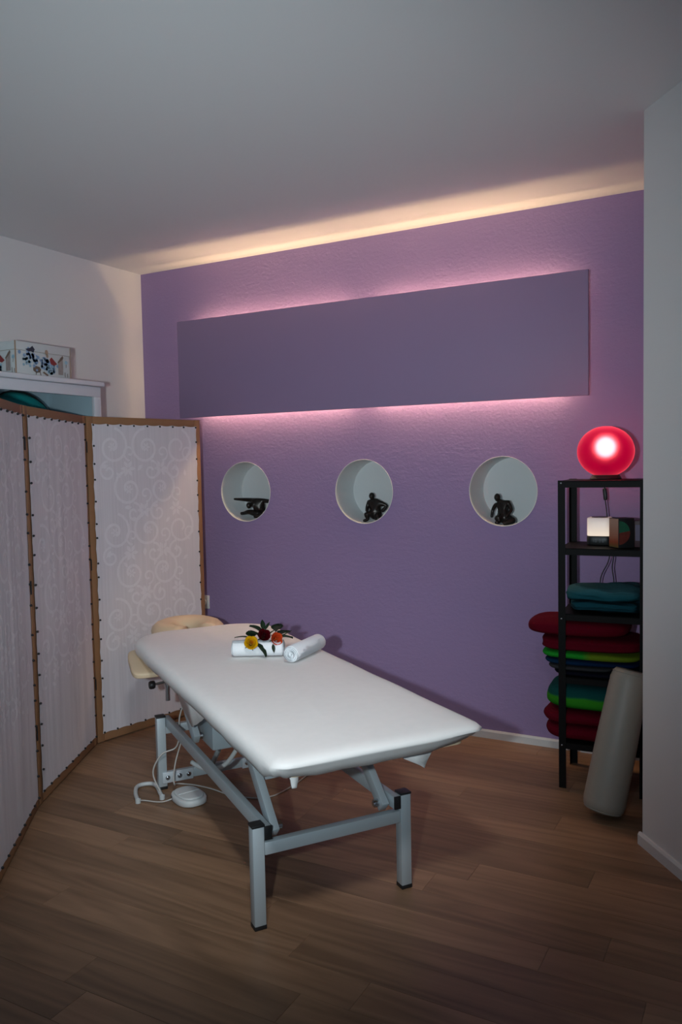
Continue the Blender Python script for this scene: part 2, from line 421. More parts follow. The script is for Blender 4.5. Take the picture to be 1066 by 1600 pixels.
statue('dark bronze figurine bending forward with both arms stretched wide, in the left niche',
    dict(hip=(.842, .02, 1.200, .030), belly=(.836, .0, 1.226, .029), chest=(.829, -.02, 1.258, .026), neck=(.793, -.048, 1.260, .013),
         Ls=(.790, -.02, 1.282, .014), Le=(.716, -.02, 1.286, .010), Lh=(.645, -.02, 1.289, .006),
         Rs=(.862, -.01, 1.279, .014), Re=(.900, 0, 1.275, .011), Rh=(.936, .0, 1.270, .007),
         Lt=(.815, -.02, 1.198, .020), Lk=(.768, -.03, 1.210, .015), La=(.722, -.02, 1.198, .010), Lf=(.700, -.03, 1.197, .009),
         Rt=(.855, -.02, 1.190, .021), Rk=(.882, -.05, 1.187, .015), Ra=(.845, -.06, 1.183, .012), Rf=(.825, -.065, 1.180, .008)),
    BODY, .82, .10, -.006, (.783, -.05, 1.250), .0185)
statue('dark bronze figurine crouching with a hand on its hip, in the middle niche',
    dict(hip=(1.648, .02, 1.203, .028), belly=(1.642, .01, 1.234, .024), chest=(1.637, 0, 1.267, .027), neck=(1.629, -.003, 1.302, .013),
         Ls=(1.603, 0, 1.276, .015), Le=(1.594, -.005, 1.248, .011), Lh=(1.603, -.03, 1.224, .008),
         Rs=(1.672, 0, 1.275, .016), Re=(1.716, .01, 1.258, .011), Rh=(1.684, .0, 1.222, .009),
         Lt=(1.625, -.01, 1.208, .021), Lk=(1.603, -.045, 1.214, .017), La=(1.611, -.03, 1.180, .011), Lf=(1.590, -.055, 1.170, .008),
         Rt=(1.662, .0, 1.195, .022), Rk=(1.675, -.035, 1.182, .016), Ra=(1.670, .02, 1.172, .011), Rf=(1.668, .045, 1.172, .009)),
    BODY, 1.64, .10, -.012, (1.627, -.008, 1.314), .0195)
statue('dark bronze figurine sitting back on a straight arm with legs folded, in the right niche',
    dict(hip=(2.420, .01, 1.196, .026), belly=(2.413, 0, 1.228, .019), chest=(2.408, 0, 1.262, .021), neck=(2.388, -.010, 1.296, .013),
         Ls=(2.370, 0, 1.268, .012), Le=(2.353, .0, 1.236, .008), Lh=(2.350, -.01, 1.196, .007),
         Rs=(2.442, 0, 1.277, .014), Re=(2.462, -.01, 1.240, .009), Rh=(2.440, -.05, 1.200, .007),
         Lt=(2.405, -.02, 1.190, .022), Lk=(2.392, -.055, 1.200, .018), La=(2.404, -.045, 1.176, .012), Lf=(2.392, -.075, 1.172, .009),
         Rt=(2.445, -.02, 1.190, .022), Rk=(2.484, -.04, 1.188, .017), Ra=(2.455, -.065, 1.176, .012), Rf=(2.434, -.08, 1.170, .008)),
    BODY, 2.41, .10, -.010, (2.385, -.015, 1.306), .020)

# ================================================================= FOLDING SCREEN
HS = 1.774
def vine(P, W, Hh, rng):
    """scroll ribbons in panel coordinates -> list of polylines with half-width"""
    out = []
    def spiral(cx, cz, R, a0, turns, dirn, w):
        pts = []
        for i in range(26):
            t = i/25; a = a0+dirn*turns*2*PI*t; r = R*(1-.82*t); pts.append((cx+r*math.cos(a), cz+r*math.sin(a)))
        out.append((pts, w))
    def leaf(cx, cz, a, L):
        pts = [(cx+math.cos(a)*L*t, cz+math.sin(a)*L*t) for t in (0, .25, .5, .75, 1)]
        out.append((pts, [L*.04, L*.2, L*.26, L*.17, L*.02]))
    def flower(cx, cz, r):
        for k in range(6):
            a = k*PI/3; leaf(cx+math.cos(a)*r*.15, cz+math.sin(a)*r*.15, a, r)
    for zrow in range(5):
        z0 = Hh-.115-zrow*.235
        for j in range(3):
            x0 = .115+j*.225+(.10 if zrow % 2 else 0)
            if x0 > W-.07: continue
            d = 1 if (j+zrow) % 2 else -1
            R = min(.108, x0-.01, W-x0-.01)
            spiral(x0, z0, R, PI/2*(1+rng.uniform(-.2, .2)), 1.35, d, .0075)
            spiral(x0+d*.03, z0-.135, R*.55, PI/2, 1.2, -d, .0065)
            spiral(min(x0+.112, W-.06), z0-.03, .045, -PI/2, 1.1, d, .0055)
            if .05 < x0+.11 < W-.05: flower(x0+.10, z0-.12, .042); flower(x0, z0, .024)
            leaf(x0-.03, z0-.10, rng.uniform(0, 6.28), .045); leaf(min(x0+.05, W-.06), z0-.17, rng.uniform(0, 6.28), .04)
    return out
def folding_screen():
    t = thing('folding_screen', 'pine framed folding screen with white damask cloth tacked on with black pins', 'screen')
    P = [Vector((.483+.7677*.0, -1.001, 0))]
    A = Vector((.483, -1.001, 0)); uu = Vector((.1966, .9805, 0))
    B = A+uu*.785
    D = Vector((.852, -1.716, 0)); E = Vector((1.339, -2.351, 0)); G = Vector((1.98, -2.83, 0))
    for pi, (a, b, pat) in enumerate(((A, B, True), (D, A, True), (E, D, False))):
        d = (b-a); L = d.length; u = d/L; n = Vector((u.y, -u.x, 0))     # n points into the room
        R = Matrix((u, -n, Vector((0, 0, 1)))).transposed()          # local: x along, -y into room
        def W(x, y, z): return a+u*x-n*y+Vector((0, 0, z))
        g = .003; SW = .042; th = .022
        def part(name, lo, hi, m=M_frame):
            bm = bmesh.new(); lo = Vector(lo); hi = Vector(hi); c = (lo+hi)/2
            box(bm, (0, 0, 0), hi-lo, None, .0018)
            o = from_bm(name, bm, m, t, angle=40)
            o.matrix_local = Matrix.Translation(W(*c)) @ R.to_4x4()
            return o
        part('stile', (g, 0, .006), (g+SW, th, HS)); part('stile', (L-g-SW, 0, .006), (L-g, th, HS))
        for z0, z1 in ((.008, .058), (HS-.045, HS-.001)):
            bm = bmesh.new(); box(bm, (0, 0, 0), (z1-z0, th-.001, L-2*g-2*SW), None, .0015)
            o = from_bm('rail', bm, M_frame, t, angle=40)
            o.matrix_local = Matrix.Translation(W(L/2, th/2, (z0+z1)/2)) @ (R @ Matrix.Rotation(PI/2, 3, 'Y')).to_4x4()
        # cloth: slightly wavy, hemmed edge overlapping the frame front
        x0, x1, z0, z1 = g+SW-.012, L-g-SW+.012, .050, HS-.038
        bm = bmesh.new(); nx, nz = 56, 60; grid = []
        for j in range(nz+1):
            rowv = []
            for i in range(nx+1):
                fx, fz = i/nx, j/nz; edge = min(fx, 1-fx)*8; edge = min(edge, 1, min(fz, 1-fz)*14)
                pull = .005*abs(math.sin(fx*PI*8))*(1 if j in (0, nz) else 0)
                pulx = .004*abs(math.sin(fz*PI*15))*(1 if i in (0, nx) else 0)
                wv = noise.noise(Vector((fx*9+pi*5, fz*1.6, 0)))*.0028+noise.noise(Vector((fx*26, fz*2.2, 3+pi)))*.0012
                yy = -.0025-.001+(wv+.004)*edge
                xx = x0+(x1-x0)*fx+(pulx if i == 0 else -pulx); zz = z0+(z1-z0)*fz+(pull if j == 0 else -pull)
                rowv.append(bm.verts.new((xx, yy, zz)))
            grid.append(rowv)
        for j in range(nz):
            for i in range(nx): bm.faces.new((grid[j][i], grid[j][i+1], grid[j+1][i+1], grid[j+1][i]))
        o = from_bm('cloth', bm, M_fabric, t, smooth=True); o.matrix_local = Matrix.Translation(a) @ R.to_4x4()
        def surf(x, z):
            fx = (x-x0)/(x1-x0); fz = (z-z0)/(z1-z0); edge = min(max(min(fx, 1-fx), 0)*8, 1, max(min(fz, 1-fz), 0)*14)
            return -.0035+(noise.noise(Vector((fx*9+pi*5, fz*1.6, 0)))*.0028+noise.noise(Vector((fx*26, fz*2.2, 3+pi)))*.0012+.004)*edge
        cl = o
        # woven scrolls, raised a hair above the cloth
        bm = bmesh.new(); rr = random.Random(3+pi)
        for pts, wd in vine(None, x1-x0-.02, z1-z0-.02, rr):
            Ls = []
            for i, (px, pz) in enumerate(pts):
                q0 = pts[max(i-1, 0)]; q1 = pts[min(i+1, len(pts)-1)]
                tx, tz = q1[0]-q0[0], q1[1]-q0[1]; l = math.hypot(tx, tz) or 1
                hw = wd[i] if isinstance(wd, list) else wd
                pair = []
                for s in (-1, 1):
                    X = x0+.01+px-s*tz/l*hw; Z = z0+.01+pz+s*tx/l*hw
                    X = min(max(X, x0+.004), x1-.004); Z = min(max(Z, z0+.004), z1-.004)
                    pair.append(bm.verts.new((X, surf(X, Z)-.0009, Z)))
                Ls.append(pair)
            for p, q in zip(Ls, Ls[1:]): bm.faces.new((p[0], p[1], q[1], q[0]))
        o = from_bm('woven_scrolls', bm, M_scroll, cl); o['kind'] = 'stuff'; o.matrix_parent_inverse = Matrix.Identity(4)
        # pins
        bm = bmesh.new(); pr = random.Random(pi+8)
        spots = [(x0+.008+(x1-x0-.016)*i/8+pr.uniform(-.006, .006)*(0 < i < 8), zz) for i in range(9) for zz in (z0+.007, z1-.008)]
        spots += [(xx, z0+(z1-z0)*i/16+pr.uniform(-.02, .02)) for i in range(1, 16) for xx in (x0+.007, x1-.007)]
        for px, pz in spots:
            r = bmesh.ops.create_icosphere(bm, subdivisions=1, radius=.0062, matrix=Matrix.Translation((px, -.008, pz)))
        o = from_bm('push_pins', bm, M_pin, cl, smooth=True); o['kind'] = 'stuff'
        # hinges
        if pi > 0:
            for hz in (.30, .95, 1.58):
                bm = bmesh.new(); tube(bm, [W(L, -.002, hz), W(L, -.002, hz+.06)], .0035, 8)
                from_bm('hinge', bm, M_black, t, angle=40)
    return t
folding_screen()

# ================================================================= CABINET, ITS CONTENTS, BOX ON TOP
M_cab = mat('white_cabinet_paint', (.72, .72, .76), .45, noise_amt=.02, noise_scale=6)
M_cabin = mat('shade_tinted_white', (.42, .54, .60), .5, noise_amt=.03, noise_scale=6)  # white interior in shadow: the blue-grey shade is put into this colour
cx0, cx1, cy0, cy1 = .006, .40, -1.86, -.80
t = thing('white_cabinet', 'tall open white cabinet with moulded top against the left wall behind the folding screen', 'cabinet', (0, 0, 0))
boxobj('side_panel', (cx0, cy1-.020, .0), (cx1-.02, cy1-.001, 1.945), M_cab, t); boxobj('side_panel', (cx0, cy0, .0), (cx1-.02, cy0+.020, 1.945), M_cab, t)
boxobj('back_panel', (cx0, cy0+.02, .02), (cx0+.012, cy1-.02, 1.945), M_cabin, t)
for z in (.05, .45, .88, 1.36): boxobj('shelf_board', (cx0+.012, cy0+.02, z), (cx1-.022, cy1-.02, z+.02), M_cab, t)
boxobj('front_post', (cx1-.02, cy1-.05, .0), (cx1, cy1, 1.889), M_cab, t); boxobj('front_post', (cx1-.02, cy0, .0), (cx1, cy0+.05, 1.889), M_cab, t)
boxobj('frieze', (cx1-.02, cy0, 1.889), (cx1, cy1, 1.945), M_cab, t)
bm = bmesh.new(); box(bm, ((cx0+cx1+.02)/2, (cy0+cy1)/2, 1.960), (cx1-cx0+.02, cy1-cy0+.03, .026), None, .006); from_bm('top_board', bm, M_cab, t, angle=40)
boxobj('shade_tint_sheet', (cx0+.012, cy1-.026, 1.38), (cx1-.022, cy1-.0205, 1.94), M_cabin, t, .001)  # added thin sheet carrying the shade colour over the white side
t = thing('round_cushion', 'dark teal round cushion with black piping inside the white cabinet', 'cushion', (.205, -1.20, 1.38))
M_teal = mat('teal_cloth', (.01, .33, .32), .6, noise_amt=.5, noise_scale=6)
R = Matrix.Rotation(PI/2, 3, 'Y') @ Matrix.Rotation(0, 3, 'Z')
bm = bmesh.new(); lathe(bm, [(.001, -.09), (.15, -.085), (.23, -.05), (.258, 0), (.23, .05), (.15, .085), (.001, .09)], 48, (0, 0, .2665), Matrix.Rotation(PI/2, 3, 'Y'), cap=False)
cov = from_bm('cover', bm, M_teal, t, smooth=True)
bm = bmesh.new(); ring = [(.0, .262*math.cos(a), .2665+.262*math.sin(a)) for a in [2*PI*i/40 for i in range(41)]]; tube(bm, ring, .0045, 8)
from_bm('piping', bm, M_black, t, smooth=True)

# decorated storage box
t = thing('storage_box', 'vintage storage box printed with blue hydrangeas and butterflies on top of the white cabinet', 'box', (.22, -1.157, 1.974))
M_box = mat('box_paper', (.60, .62, .62), .6, noise_amt=.12, noise_scale=9)
bx, by, bz = .14, .176, .168
boxobj('box_body', (-bx, -by, 0), (bx, by, bz-.042), M_box, t, .002)
boxobj('lid', (-bx-.003, -by-.003, bz-.044), (bx+.003, by+.003, bz), M_box, t, .002)
M_box_ln = mat('box_edge_print', (.30, .26, .19), .6, noise_amt=.2)
cols = dict(hyd=mat('print_hydrangea', (.24, .36, .54), .6, noise_amt=.5, noise_scale=60), hyd2=mat('print_pale_blue', (.30, .46, .56), .6, noise_amt=.4, noise_scale=60),
            dark=mat('print_dark', (.03, .035, .06), .6, noise_amt=.3), red=mat('print_red', (.25, .03, .03), .6, noise_amt=.3), brown=mat('print_brown', (.16, .11, .08), .6, noise_amt=.4),
            house=mat('print_birdhouse', (.33, .27, .25), .6, noise_amt=.3, noise_scale=50), tan=mat('print_tan', (.42, .29, .20), .6, noise_amt=.2))
def decal(name, polys, m, face, parent, lift=.0036):
    bm = bmesh.new()
    for poly in polys:
        if face == 'x': vs = [bm.verts.new((bx+lift, p[0], p[1])) for p in poly]
        else: vs = [bm.verts.new((p[0], -by-lift, p[1])) for p in poly]
        bm.faces.new(vs)
    o = from_bm(name, bm, m, parent)
    if len(polys) > 1: o['kind'] = 'stuff'
    return o
def disc(cx, cz, r, n=10, sx=1): return [(cx+r*sx*math.cos(2*PI*i/n), cz+r*math.sin(2*PI*i/n)) for i in range(n)]
rr = random.Random(5)
def print_set(face, s=1, off=0):
    fl = [disc(off-.095+.15*s*q+rr.gauss(0, .016), .098-.05*q+rr.gauss(0, .014), rr.uniform(.006, .011), 6) for q in [rr.random() for _ in range(75)]]
    decal('hydrangea_print', fl, cols['hyd'], face, t, .0036)
    decal('petal_print', [disc(off-.13+rr.uniform(0, .05), .04+rr.uniform(0, .05), .008, 6) for _ in range(14)]+[disc(off+.03+rr.uniform(-.02, .03), .018+rr.uniform(0, .04), .008, 6) for _ in range(16)], cols['hyd2'], face, t, .0038)
    decal('butterfly_print', [[(off-.115, .132), (off-.085, .14), (off-.07, .152), (off-.075, .125), (off-.095, .120)], [(off-.07, .152), (off-.055, .135), (off-.065, .118), (off-.078, .122)]], cols['dark'], face, t, .0042)
    decal('red_butterfly_print', [[(off+.038, .094), (off+.052, .106), (off+.088, .074), (off+.068, .064), (off+.046, .07)]], cols['red'], face, t, .0042)
    decal('birdhouse_print', [[(off+.095, .02), (off+.095, .085), (off+.112, .11), (off+.128, .118), (off+.128, .02)]], cols['house'], face, t, .0038)
    decal('roof_print', [[(off+.092, .086), (off+.126, .122), (off+.132, .112), (off+.128, .104), (off+.095, .078)]], cols['brown'], face, t, .0042)
    decal('twig_print', [disc(off-.045, .035, .018, 7, 1.5), [(off-.05, .03), (off-.055, .002), (off-.051, .002), (off-.045, .03)], [(off-.03, .03), (off-.022, .002), (off-.017, .002), (off-.025, .03)], [(off-.01, .022), (off+.02, .006), (off+.03, .012), (off, .028)]], cols['brown'], face, t, .0034)
    decal('urn_print', [disc(off+.02, .128, .014, 8, .8), disc(off+.024, .11, .01, 8, .8)], cols['tan'], face, t, .0042)
    decal('small_bloom_print', [disc(off+.15, .088, .011, 7)], cols['hyd2'], face, t, .0042)
    decal('stem_print', [[(off+.149, .078), (off+.146, .06), (off+.149, .06), (off+.152, .078)], [(off+.138, .01), (off+.138, .035), (off+.142, .035), (off+.142, .01)], [(off+.155, .01), (off+.155, .03), (off+.159, .03), (off+.159, .01)]], cols['brown'], face, t, .0042)
print_set('x'); print_set('y', .8, -.02)
for z in (bz-.0445,):
    boxobj('lid_seam', (-bx-.0035, -by-.0035, z), (bx+.0035, by+.0035, z+.0012), M_box_ln, t, 0)
boxobj('corner_tape', (bx+.0025, -by-.0040, .0), (bx+.0042, -by+.004, bz), cols['tan'], t, 0)
boxobj('hanging_tag', (bx-.0, by+.0045, .0), (bx+.004, by+.006, bz), cols['tan'], t, 0)

# ================================================================= MASSAGE COUCH
TA = .9531
tb = thing('massage_couch', 'massage couch with grey steel lifting frame and a white fitted sheet', 'massage table', (2.2629, -2.0874, 0), TA)
LH = .345
def steel(name, a, b, wx=.04, wz=.04, up=(0, 0, 1), m=None, parent=None, bevel=.003):
    bm = bmesh.new(); beam(bm, a, b, wx, wz, up, bevel); return from_bm(name, bm, m or M_steel, parent or tb, angle=40)
TW = .546
for lx in (0, TW):
    for ly in (0, 1.29):
        lg = steel('leg', (lx+.02, ly+.02, .012), (lx+.02, ly+.02, LH-.006), .04, .04, (0, 1, 0))
        boxobj('foot_pad', (lx-.001, ly-.001, 0), (lx+.041, ly+.041, .014), M_black, lg, .002)
        boxobj('end_cap', (lx-.0015, ly-.0015, LH-.008), (lx+.0415, ly+.0415, LH), M_black, lg, .0015)
# top side rails on the inner faces of the legs
for x0, x1 in ((.041, .066), (TW-.026, TW-.001)):
    rl = steel('side_rail', ((x0+x1)/2, .004, .314), ((x0+x1)/2, 1.33, .314), x1-x0, .045)
    boxobj('end_cap', (x0, -.002, .292), (x1, .004, .337), M_black, rl, .001)
steel('front_crossbar', (.041, .017, .262), (TW-.001, .017, .262), .03, .042)
steel('rear_crossbar', (.041, 1.31, .278), (TW-.001, 1.31, .278), .03, .04)
steel('lower_crossbar', (.041, 1.305, .055), (TW-.001, 1.305, .055), .025, .045)
for x0, x1 in ((.018, .162), (.405, .55)):
    pl = boxobj('joint_plate', (x0, 1.284, .030), (x1, 1.290, .080), M_plate, tb, .001)
    for q in (.16, .55, .85):
        bm = bmesh.new(); lathe(bm, [(.0001, .008), (.006, .008), (.0065, .003), (.011, .003), (.011, 0)], 12, (x0+(x1-x0)*q, 1.284, .055), Matrix.Rotation(PI/2, 3, 'X'), cap=False)
        from_bm('bolt', bm, M_chrome, pl, angle=40)
# lifting arms
for x in (.088, .498):
    steel('lifting_arm', (x, .035, .292), (x, .345, .570), .028, .045)
    steel('lifting_arm', (x, .94, .330), (x, 1.27, .575), .028, .048)
    for yy, zz in ((.055, .305), (.96, .338)):
        bm = bmesh.new(); s = 1 if x < .3 else -1
        lathe(bm, [(.0001, .02), (.008, .02), (.009, .016), (.014, .016), (.014, 0)], 14, (x+s*.014, yy, zz), Matrix.Rotation(s*PI/2, 3, 'Y'), cap=False)
        from_bm('pivot_bolt', bm, M_chrome, tb, angle=40)
# subframe under the top
for x in (.115, .471):
    steel('top_rail', (x, -.10, .5475), (x, 1.55, .5475), .03, .03)
for yy in (-.05, .60, 1.45):
    steel('top_crossbar', (.131, yy, .5475), (.455, yy, .5475), .03, .03)
steel('lifting_crossbar', (.103, .20, .43), (.483, .20, .43), .035, .035)
# motor with housing, piston and bracket
mo = boxobj('motor_housing', (.13, .85, .30), (.34, 1.12, .45), M_house, tb, .008)
bm = bmesh.new(); tube(bm, [(.30, .9, .36), (.31, .6, .39), (.31, .25, .42)], .018, 12); from_bm('piston', bm, M_chrome, tb, angle=50)
bm = bmesh.new(); tube(bm, [(.25, 1.10, .295), (.25, 1.15, .20), (.25, 1.285, .07)], .012, 10); from_bm('strut', bm, M_steel, tb, smooth=True)
bm = bmesh.new(); tube(bm, [(.27, .84, .40), (.245, .86, .30), (.20, .93, .20), (.14, 1.02, .17), (.10, 1.08, .185)], .010, 10, 6); from_bm('cable_hose', bm, M_grey, tb, smooth=True)
# bed top board
def outline(inset=0, n=None):
    """closed plan outline of the couch top in local x,y (counter clockwise)"""
    x0, x1, y0, y1 = -.042+inset, .694-inset, -.325+inset, 1.735-inset
    pts = []
    def corner(cx, cy, r, a0, m):
        for i in range(m+1):
            a = a0+PI/2*i/m; pts.append((cx+r*math.cos(a), cy+r*math.sin(a)))
    rn = max(.055-inset*.4, .02); rf = max(.22-inset, .05)
    corner(x1-rn, y0+rn, rn, -PI/2, 8); 
    for i in range(1, 26): pts.append((x1, y0+rn+(y1-rf-y0-rn)*i/26))
    corner(x1-rf, y1-rf, rf, 0, 14); 
    for i in range(1, 8): pts.append((x1-rf+(x0+rf-x1+rf)*i/8, y1))
    corner(x0+rf, y1-rf, rf, PI/2, 14); 
    for i in range(1, 26): pts.append((x0, y1-rf+(y0+rn-y1+rf)*i/26))
    corner(x0+rn, y0+rn, rn, PI, 8)
    for i in range(1, 14): pts.append((x0+rn+(x1-rn-x0-rn)*i/14, y0))
    return pts
bm = bmesh.new(); o1 = outline(.06)
a_ = [bm.verts.new((x, y, .590)) for x, y in o1]; b_ = [bm.verts.new((x, y, .604)) for x, y in o1]
bm.faces.new(a_[::-1]); bm.faces.new(b_)
for i in range(len(o1)): bm.faces.new((a_[i], a_[(i+1) % len(o1)], b_[(i+1) % len(o1)], b_[i]))
from_bm('cushion', bm, M_cream, tb, angle=40)
# fitted sheet
def sheet():
    bm = bmesh.new(); rings = []
    prof = [(.30, .664), (.20, .664), (.13, .6635), (.09, .662), (.06, .661), (.035, .658), (.017, .652), (.006, .641), (.001, .624), (.001, .602), (.008, .580)]
    for q, (ins, z) in enumerate(prof):
        ring = []; base = outline(min(ins, .10)); m = len(base)
        for i, (x, y) in enumerate(base):
            if ins > .10:
                f = (ins-.10); cxm, cym = .3275, .70
                sx = 1-f/.27; sy = 1-f/.93
                x = cxm+(x-cxm)*sx; y = cym+(y-cym)*sy
            zz = z
            # near corners of the elastic hem are pulled up
            dn = max(0, 1-math.hypot(x-.66, y+.30)/.17)**1.2*.030; dl = max(0, 1-math.hypot(x+.02, y+.30)/.10)*.016
            k = max(0, (q-7)/3.0)
            zz += (dn+dl+(.012 if y < -.25 else 0))*k
            if q >= 8: zz += .006*noise.noise(Vector((x*6, y*6, 2)))*(q-7)/3
            # gentle crown / hollow of the mattress
            xx = x+.004*noise.noise(Vector((x*3, y*3, 9)))*(q > 4); yy = y+.004*noise.noise(Vector((x*3, y*3, 5)))*(q > 4)
            zz += .003*noise.noise(Vector((x*4, y*4, 0)))
            fz = min(1, max(0, (-.22-y)/.09))
            if q >= 8:
                yy += fz*(q-7)*.011; zz -= fz*(.004 if q == 10 else -.004)
            if q >= 9:
                cxm, cym = .3275, .70; s = (q-8)*.004*(1+noise.noise(Vector((x*12, y*12, 1))))
                d = Vector((cxm-xx, (cym-yy)*.4)).normalized(); xx += d.x*s; yy += d.y*s
            # wavy gathered hem along the left side
            if q == len(prof)-1: zz += .004*math.sin(i*1.7)*(.4+.6*noise.noise(Vector((i*.21, 0, 0))))
            ring.append(bm.verts.new((xx, yy, zz)))
        rings.append(ring)
    m = len(rings[0])
    for a, b in zip(rings, rings[1:]):
        for i in range(m): bm.faces.new((a[i], b[i], b[(i+1) % m], a[(i+1) % m]))
    # centre fill
    c = bm.verts.new((.3275, .70, .666))
    cr = []
    for i in range(m):
        bm.faces.new((c, rings[0][i], rings[0][(i+1) % m]))
    # underside hem turned inwards
    hem = [bm.verts.new((v.co.x+(.3275-v.co.x)*.14, v.co.y+(.70-v.co.y)*.05, v.co.z-.008)) for v in rings[-1]]
    for i in range(m): bm.faces.new((rings[-1][i], hem[i], hem[(i+1) % m], rings[-1][(i+1) % m]))
    o = from_bm('fitted_sheet', bm, M_sheet, tb, smooth=True)
    return o
sh = sheet()
def cloth_tab(pts, th=.004):
    """hanging cloth corner: triangle fan with folds, solid"""
    bm = bmesh.new(); v = [bm.verts.new(p) for p in pts]; bm.faces.new(v)
    bmesh.ops.subdivide_edges(bm, edges=bm.edges[:], cuts=3, use_grid_fill=True)
    bmesh.ops.triangulate(bm, faces=bm.faces[:])
    for q in bm.verts: q.co += noise.noise_vector(q.co*22)*.004
    r = bmesh.ops.solidify(bm, geom=bm.faces[:], thickness=th)
    return from_bm('sheet_corner', bm, M_sheet, sh, smooth=True)
cloth_tab([(.40, -.20, .590), (.565, -.20, .590), (.535, -.215, .555), (.510, -.215, .514), (.478, -.212, .535), (.44, -.205, .553)])
cloth_tab([(.022, -.24, .605), (.058, -.24, .605), (.056, -.245, .575), (.050, -.245, .553), (.036, -.245, .554), (.034, -.245, .578)], .009)
cloth_tab([(.035, 1.25, .585), (.035, .50, .585), (.045, .60, .535), (.05, .74, .470), (.052, .86, .415), (.05, .98, .450), (.045, 1.10, .52)])
# face rest at the head end
bm = bmesh.new()
ring = []
for i in range(19):
    a = -.35*PI+ (1.70*PI)*i/18
    ring.append((.34+.130*math.cos(a), 1.955+.14*math.sin(a), .590))
tube(bm, ring, [.062+.012*math.sin(PI*i/18) for i in range(19)], 14)
for v in bm.verts: v.co.z = .600+(v.co.z-.590)*.75
hr = from_bm('face_rest', bm, M_cream, tb, smooth=True)
for x in (.25, .43):
    steel('face_rest_rod', (x, 1.5, .555), (x, 1.95, .555), .014, .014, m=M_chrome)
# arm pad and its clamp at the left head corner
bm = bmesh.new(); Rz = Matrix.Rotation(math.radians(-8), 3, 'Z') @ Matrix.Rotation(math.radians(8), 3, 'X')
soft_block(bm, (-.005, 1.47, .560), (.15, .33, .036), 5, 6, 3, .003, R=Rz)
from_bm('arm_pad', bm, M_cream, tb, smooth=True)
steel('pad_bar', (.0, 1.55, .505), (.115, 1.44, .480), .022, .012, m=M_steel)
bm = bmesh.new(); tube(bm, [(.105, 1.5, .355), (.105, 1.5, .455)], .0115, 14); pt_ = from_bm('clamp_tube', bm, M_chrome, tb, angle=40)
bm = bmesh.new(); tube(bm, [(.105, 1.5, .425), (.105, 1.5, .475)], .017, 14); from_bm('clamp_collar', bm, M_chrome, pt_, angle=40)
bm = bmesh.new(); tube(bm, [(.092, 1.5, .448), (.04, 1.5, .443)], .006, 10); from_bm('clamp_screw', bm, M_chrome, pt_, angle=40)
bm = bmesh.new(); lathe(bm, [(.001, -.014), (.017, -.014), (.021, -.008), (.021, .008), (.017, .014), (.001, .014)], 8, (.030, 1.5, .442), Matrix.Rotation(PI/2, 3, 'Y'), cap=False)
from_bm('clamp_knob', bm, M_black, pt_, angle=40)
steel('clamp_arm', (.105, 1.49, .470), (.14, 1.45, .55), .02, .012, m=M_steel)

MT = Matrix.Translation((2.2629, -2.0874, 0)) @ Matrix.Rotation(TA, 4, 'Z')
def TL(x, y, z): return MT @ Vector((x, y, z))

# foot pedal with its hoop and cables
t = thing('foot_pedal', 'oval light grey foot pedal with wire hoop and cables on the floor beside the couch', 'foot pedal', (1.407, -1.366, 0))
def oval(bm, a, b, z0, z1, rot, bev=.004, c=(0, 0)):
    prof = [(1-.04, z0), (1, z0+bev), (1, z1-bev*2), (.97, z1-bev*.6), (.90, z1)]
    n = 40; rings = []
    for s, z in prof:
        rings.append([])
        for i in range(n):
            an = 2*PI*i/n; ca, sa = math.cos(an), math.sin(an); k = (abs(ca)**2.6+abs(sa)**2.6)**(-1/2.6)
            p = Vector((a*s*ca*k, b*s*sa*k)); x = p.x*math.cos(rot)-p.y*math.sin(rot)+c[0]; y = p.x*math.sin(rot)+p.y*math.cos(rot)+c[1]
            rings[-1].append(bm.verts.new((x, y, z)))
    for p, q in zip(rings, rings[1:]):
        for i in range(n): bm.faces.new((p[i], p[(i+1) % n], q[(i+1) % n], q[i]))
    bm.faces.new(rings[0][::-1]); bm.faces.new(rings[-1])
ra = math.radians(-25)
bm = bmesh.new(); oval(bm, .092, .068, .002, .030, ra); body = from_bm('pedal_body', bm, M_grey, t, angle=50)
bm = bmesh.new(); oval(bm, .078, .056, .030, .038, ra, .002); rk = from_bm('rocker', bm, M_grey, t, angle=50)
bm = bmesh.new(); Rr = Matrix.Rotation(ra, 3, 'Z'); box(bm, (0, 0, .0385), (.008, .10, .005), Rr, .002); from_bm('rocker_ridge', bm, M_grey, rk, angle=50)
bm = bmesh.new(); box(bm, Rr @ Vector((-.045, -.0625, .017)), (.030, .003, .013), Matrix.Rotation(ra-.3, 3, 'Z'), .001); from_bm('socket_label', bm, mat('dark_print', (.10, .09, .10), .5, noise_amt=.2), body, angle=50)
def rel(L, z): return [Vector((x-1.407, y+1.366, z if len(q) == 2 else q[2])) for q in L for x, y in [q[:2]]]
bm = bmesh.new(); tube(bm, rel([(1.222, -1.492), (1.160, -1.440), (1.110, -1.380), (1.110, -1.340), (1.145, -1.314), (1.190, -1.330), (1.249, -1.378), (1.292, -1.412)], .011), .0095, 12, 5)
hoop = from_bm('hoop', bm, M_grey, t, smooth=True)
for p in ((1.222, -1.492), (1.292, -1.412)):
    bm = bmesh.new(); lathe(bm, [(.0001, .0), (.012, .0), (.0125, .018), (.005, .0205), (.0048, .017), (.0001, .017)], 14, (p[0]-1.407, p[1]+1.366, .001), cap=False); from_bm('hoop_eye', bm, M_grey, hoop, angle=40)
bm = bmesh.new(); tube(bm, rel([(1.352, -1.408, .014), (1.324, -1.435, .005), (1.293, -1.452, .004), (1.24, -1.462, .004), (1.228, -1.486, .012)], .004), .0032, 8, 5); from_bm('cable', bm, M_cable, t, smooth=True)
